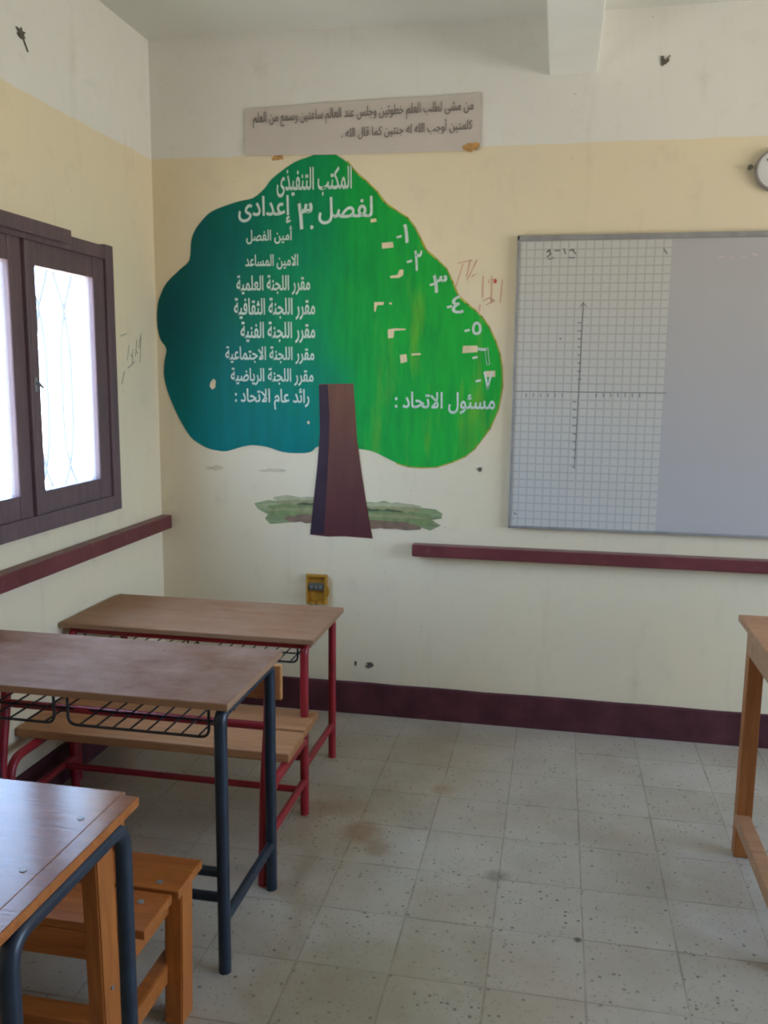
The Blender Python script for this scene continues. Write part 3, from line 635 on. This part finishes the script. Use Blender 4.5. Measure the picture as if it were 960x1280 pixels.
# ------------------------------------------------------------------ desks
def school_desk(x0, x1, yn, yf, z, xl, xr, ynl, yfl, metal, top_m, label, edge_m='edge_dull', stretch=(.20,), rail_z=.14, racks=True, leg_r=.0165, top_rail=True, bolts=(), strip=False, bend=.05, rack_y=None, rack_d=.075):
    """yn/yf near and far table edge, ynl/yfl near and far legs, xl/xr the two side frames"""
    root = thing('school_desk', label, 'desk', ((x0+x1)/2, (yn+yf)/2, 0), 'school desks along the left wall')
    th = .020; bm = box(bmesh.new(), x0, x1, yn, yf, z-th, z, .0035)
    bm.normal_update()
    for f in bm.faces:
        if f.normal.z < .8: f.material_index = 1
    obj('tabletop', bm, [MT[top_m], MT[edge_m]], root)
    if strip:
        sm_ = B(x1-.008, x1+.034, yn, yf-.012, z-th, z-.0006, .003)
        sm_.normal_update()
        for f in sm_.faces: f.material_index = 0 if f.normal.z > .8 else 1
        obj('edge_strip', sm_, [MT['top_gloss'], MT['orange']], root)
    zt = z-th-leg_r; ym = (ynl+yfl)/2
    for x in (xl, xr):
        for yl in (ynl, yfl):
            obj('leg', TB([(x, yl, 0), (x, yl, zt), (x, ym, zt)], leg_r, 14, bend), MT[metal], root, smooth=True)
        obj('side_rail', TB([(x, ynl, rail_z), (x, yfl, rail_z)], leg_r*.86), MT[metal], root, smooth=True)
        for yb in (ynl+.09, yfl-.09):
            obj('bracket', B(x-.034, x-.010, yb-.012, yb+.012, z-th-.040, z-th, .002), MT[metal], root)
    for sz_ in stretch:
        obj('stretcher', TB([(xl, ynl+.004, sz_), (xr, ynl+.004, sz_)], leg_r*.8), MT[metal], root, smooth=True)
    if top_rail: obj('top_rail', TB([(xl, ynl+.03, zt-.006), (xr, ynl+.03, zt-.006)], leg_r*.72), MT[metal], root, smooth=True)
    if racks:
        xm = (xl+xr)/2; zr = z-th-rack_d; ya, yb = rack_y if rack_y else (yn+.055, yf-.05)
        for xa, xb in ((xl+.035, xm-.002), (xm+.037, xr-.033)):
            bm = bmesh.new(); wr_ = .0034
            for yy in (ya, yb):
                tube(bm, [(xa, yy, z-th-.004), (xa, yy, zr), (xb, yy, zr), (xb, yy, z-th-.004)], wr_*1.15, 8, .025)
            for yy in (ya+.10, ya+.19): tube(bm, [(xa+.004, yy, zr), (xb-.004, yy, zr)], wr_, 6)
            nw = 8
            for i in range(nw):
                x = xa+.03+(xb-xa-.06)*i/(nw-1); tube(bm, [(x, ya, zr), (x, yb, zr)], wr_*.85, 6)
            obj('book_rack', bm, MT['wire'], root, smooth=True)
    for (bx, by) in bolts:
        obj('bolt', TB([(bx, by, z-.001), (bx, by, z+.0012)], .006, 12), MT['steel'], root)
    return root

school_desk(.018, .985, -.905, -.455, .622, .045, .945, -.880, -.485, 'red', 'top_tan', 'red-legged school desk in the corner below the painted tree', stretch=(.17,), leg_r=.0155, bend=.035, rack_d=.085)
school_desk(.045, 1.028, -1.828, -1.384, .740, .085, 1.000, -1.806, -1.424, 'navy', 'top_dusty', 'navy-legged school desk with dusty pale top and wire racks, in the middle of the row', stretch=(.205, .275), rail_z=.145, leg_r=.0165, bend=.03, top_rail=False, rack_y=(-1.800, -1.46), rack_d=.083)
school_desk(.040, 1.003, -2.752, -2.300, .740, .09, 1.024, -2.71, -2.356, 'navy', 'top_gloss', 'nearest school desk, glossy brown top with bolt heads, cut by the bottom left corner', stretch=(.205,), leg_r=.016, strip=True,
            bolts=((.975, -2.415), (.972, -2.588), (.60, -2.42), (.60, -2.60)))

# ------------------------------------------------------------------ red steel bench
rb = thing('school_bench', 'red steel bench with two bare wooden seat planks behind the red-legged desk', 'bench', (.51, -1.15, 0), 'school benches between the desks')
zs = .330
obj('seat_plank', B(.025, .982, -1.005, -.822, zs-.030, zs, .005), MT['seat'], rb)
obj('seat_plank', B(.006, .984, -1.196, -1.014, zs-.034, zs-.002, .005), MT['seat'], rb)
obj('backrest', B(.015, 1.000, -1.318, -1.298, .556, .666, .005), MT['edge'], rb)
for x in (.080, .968):
    zt = zs-.034-.0155
    obj('leg', TB([(x, -.960, 0), (x, -.960, zt), (x, -1.15, zt)], .0155, 14, .05), MT['red'], rb, smooth=True)
    obj('leg', TB([(x, -1.375, 0), (x, -1.335, zt), (x, -1.15, zt)], .0155, 14, .06), MT['red'], rb, smooth=True)
    obj('back_post', TB([(x, -1.408, 0), (x, -1.384, .30), (x, -1.340, .50), (x, -1.334, .655)], .0165, 14, .08), MT['red'], rb, smooth=True)
    obj('side_rail', TB([(x, -1.37, .125), (x, -.960, .125)], .013), MT['red'], rb, smooth=True)
obj('stretcher', TB([(.080, -1.03, .125), (.968, -1.03, .125)], .012), MT['red'], rb, smooth=True)
obj('back_rail', TB([(.080, -1.352, .485), (.968, -1.352, .485)], .013), MT['red'], rb, smooth=True)
for x in (.080, .968):
    for z in (.585, .64): obj('bolt', TB([(x, -1.298, z), (x, -1.293, z)], .008, 10), MT['steel'], rb)

# ------------------------------------------------------------------ all-wood bench
wbn = thing('school_bench', 'all-wood bench with bolted planks between the navy desk and the nearest desk', 'bench', (.51, -2.1, 0), 'school benches between the desks')
zs = .348
obj('seat_plank', B(.03, .972, -2.012, -1.872, zs-.022, zs, .003), MT['orange'], wbn)
obj('seat_plank', B(.03, .962, -2.165, -2.026, zs-.022, zs, .003), MT['orange'], wbn)
for x in (.075, .940):
    obj('leg', beam_between(bmesh.new(), (x+.012, -1.985, 0), (x+.006, -1.955, zs-.022), .045, .062), MT['orange_z'], wbn)
    obj('back_post', beam_between(bmesh.new(), (x-.010, -2.276, 0), (x-.010, -2.292, .668), .036, .066), MT['orange_z'], wbn)
    obj('seat_bearer', beam_between(bmesh.new(), (x-.02, -2.30, zs-.050), (x-.02, -1.93, zs-.050), .030, .055), MT['orange'], wbn)
    obj('side_rail', beam_between(bmesh.new(), (x-.022, -2.29, .125), (x-.022, -1.95, .125), .034, .05), MT['orange'], wbn)
obj('stretcher', B(.07, .92, -2.225, -2.170, .108, .155, .003), MT['orange'], wbn)
obj('stretcher', B(.07, .92, -2.168, -2.145, zs-.088, zs-.022, .003), MT['orange'], wbn)
obj('backrest', B(.02, .962, -2.252, -2.232, .580, .656, .004), MT['orange'], wbn)
for bx, by in ((.912, -1.985), (.905, -2.068), (.12, -1.985), (.12, -2.07)):
    obj('bolt', TB([(bx, by, zs-.001), (bx, by, zs+.002)], .008, 12), MT['steel'], wbn)
for z in (.60, .64, .30): obj('bolt', TB([(.947, -2.284, z), (.9505, -2.284, z)], .005, 10), MT['steel'], wbn)

# ------------------------------------------------------------------ teacher's table
td = thing('teacher_table', 'plain wooden table with a low foot rail at the right edge of the photo', 'table', (3.0, -1.2, 0))
ztp = .785; tx0, tx1, tyn, tyf = 2.394, 3.62, -1.58, -.83
obj('tabletop', B(tx0, tx1, tyn, tyf, ztp-.022, ztp, .004), MT['teacher'], td)
lx0, lx1, ly0, ly1 = 2.412, 3.60, -1.52, -.892
for x in (lx0, lx1-.048):
    for y in (ly0, ly1-.048): obj('leg', B(x, x+.048, y, y+.048, 0, ztp-.022, .004), MT['teacher_z'], td)
for x in (lx0-.0005, lx1-.018): obj('apron', B(x, x+.022, ly0+.01, ly1-.002, ztp-.105, ztp-.022, .003), MT['teacher'], td)
for y in (ly1-.03, ly0+.008): obj('apron', B(lx0+.048, lx1-.048, y, y+.022, ztp-.105, ztp-.022, .003), MT['teacher'], td)
for x in (lx0-.003, lx1-.045): obj('foot_rail', B(x, x+.045, ly0+.02, ly1-.030, .108, .148, .004), MT['teacher'], td)
obj('stretcher', B(lx0+.03, lx1-.03, -1.23, -1.19, .110, .146, .004), MT['teacher'], td)
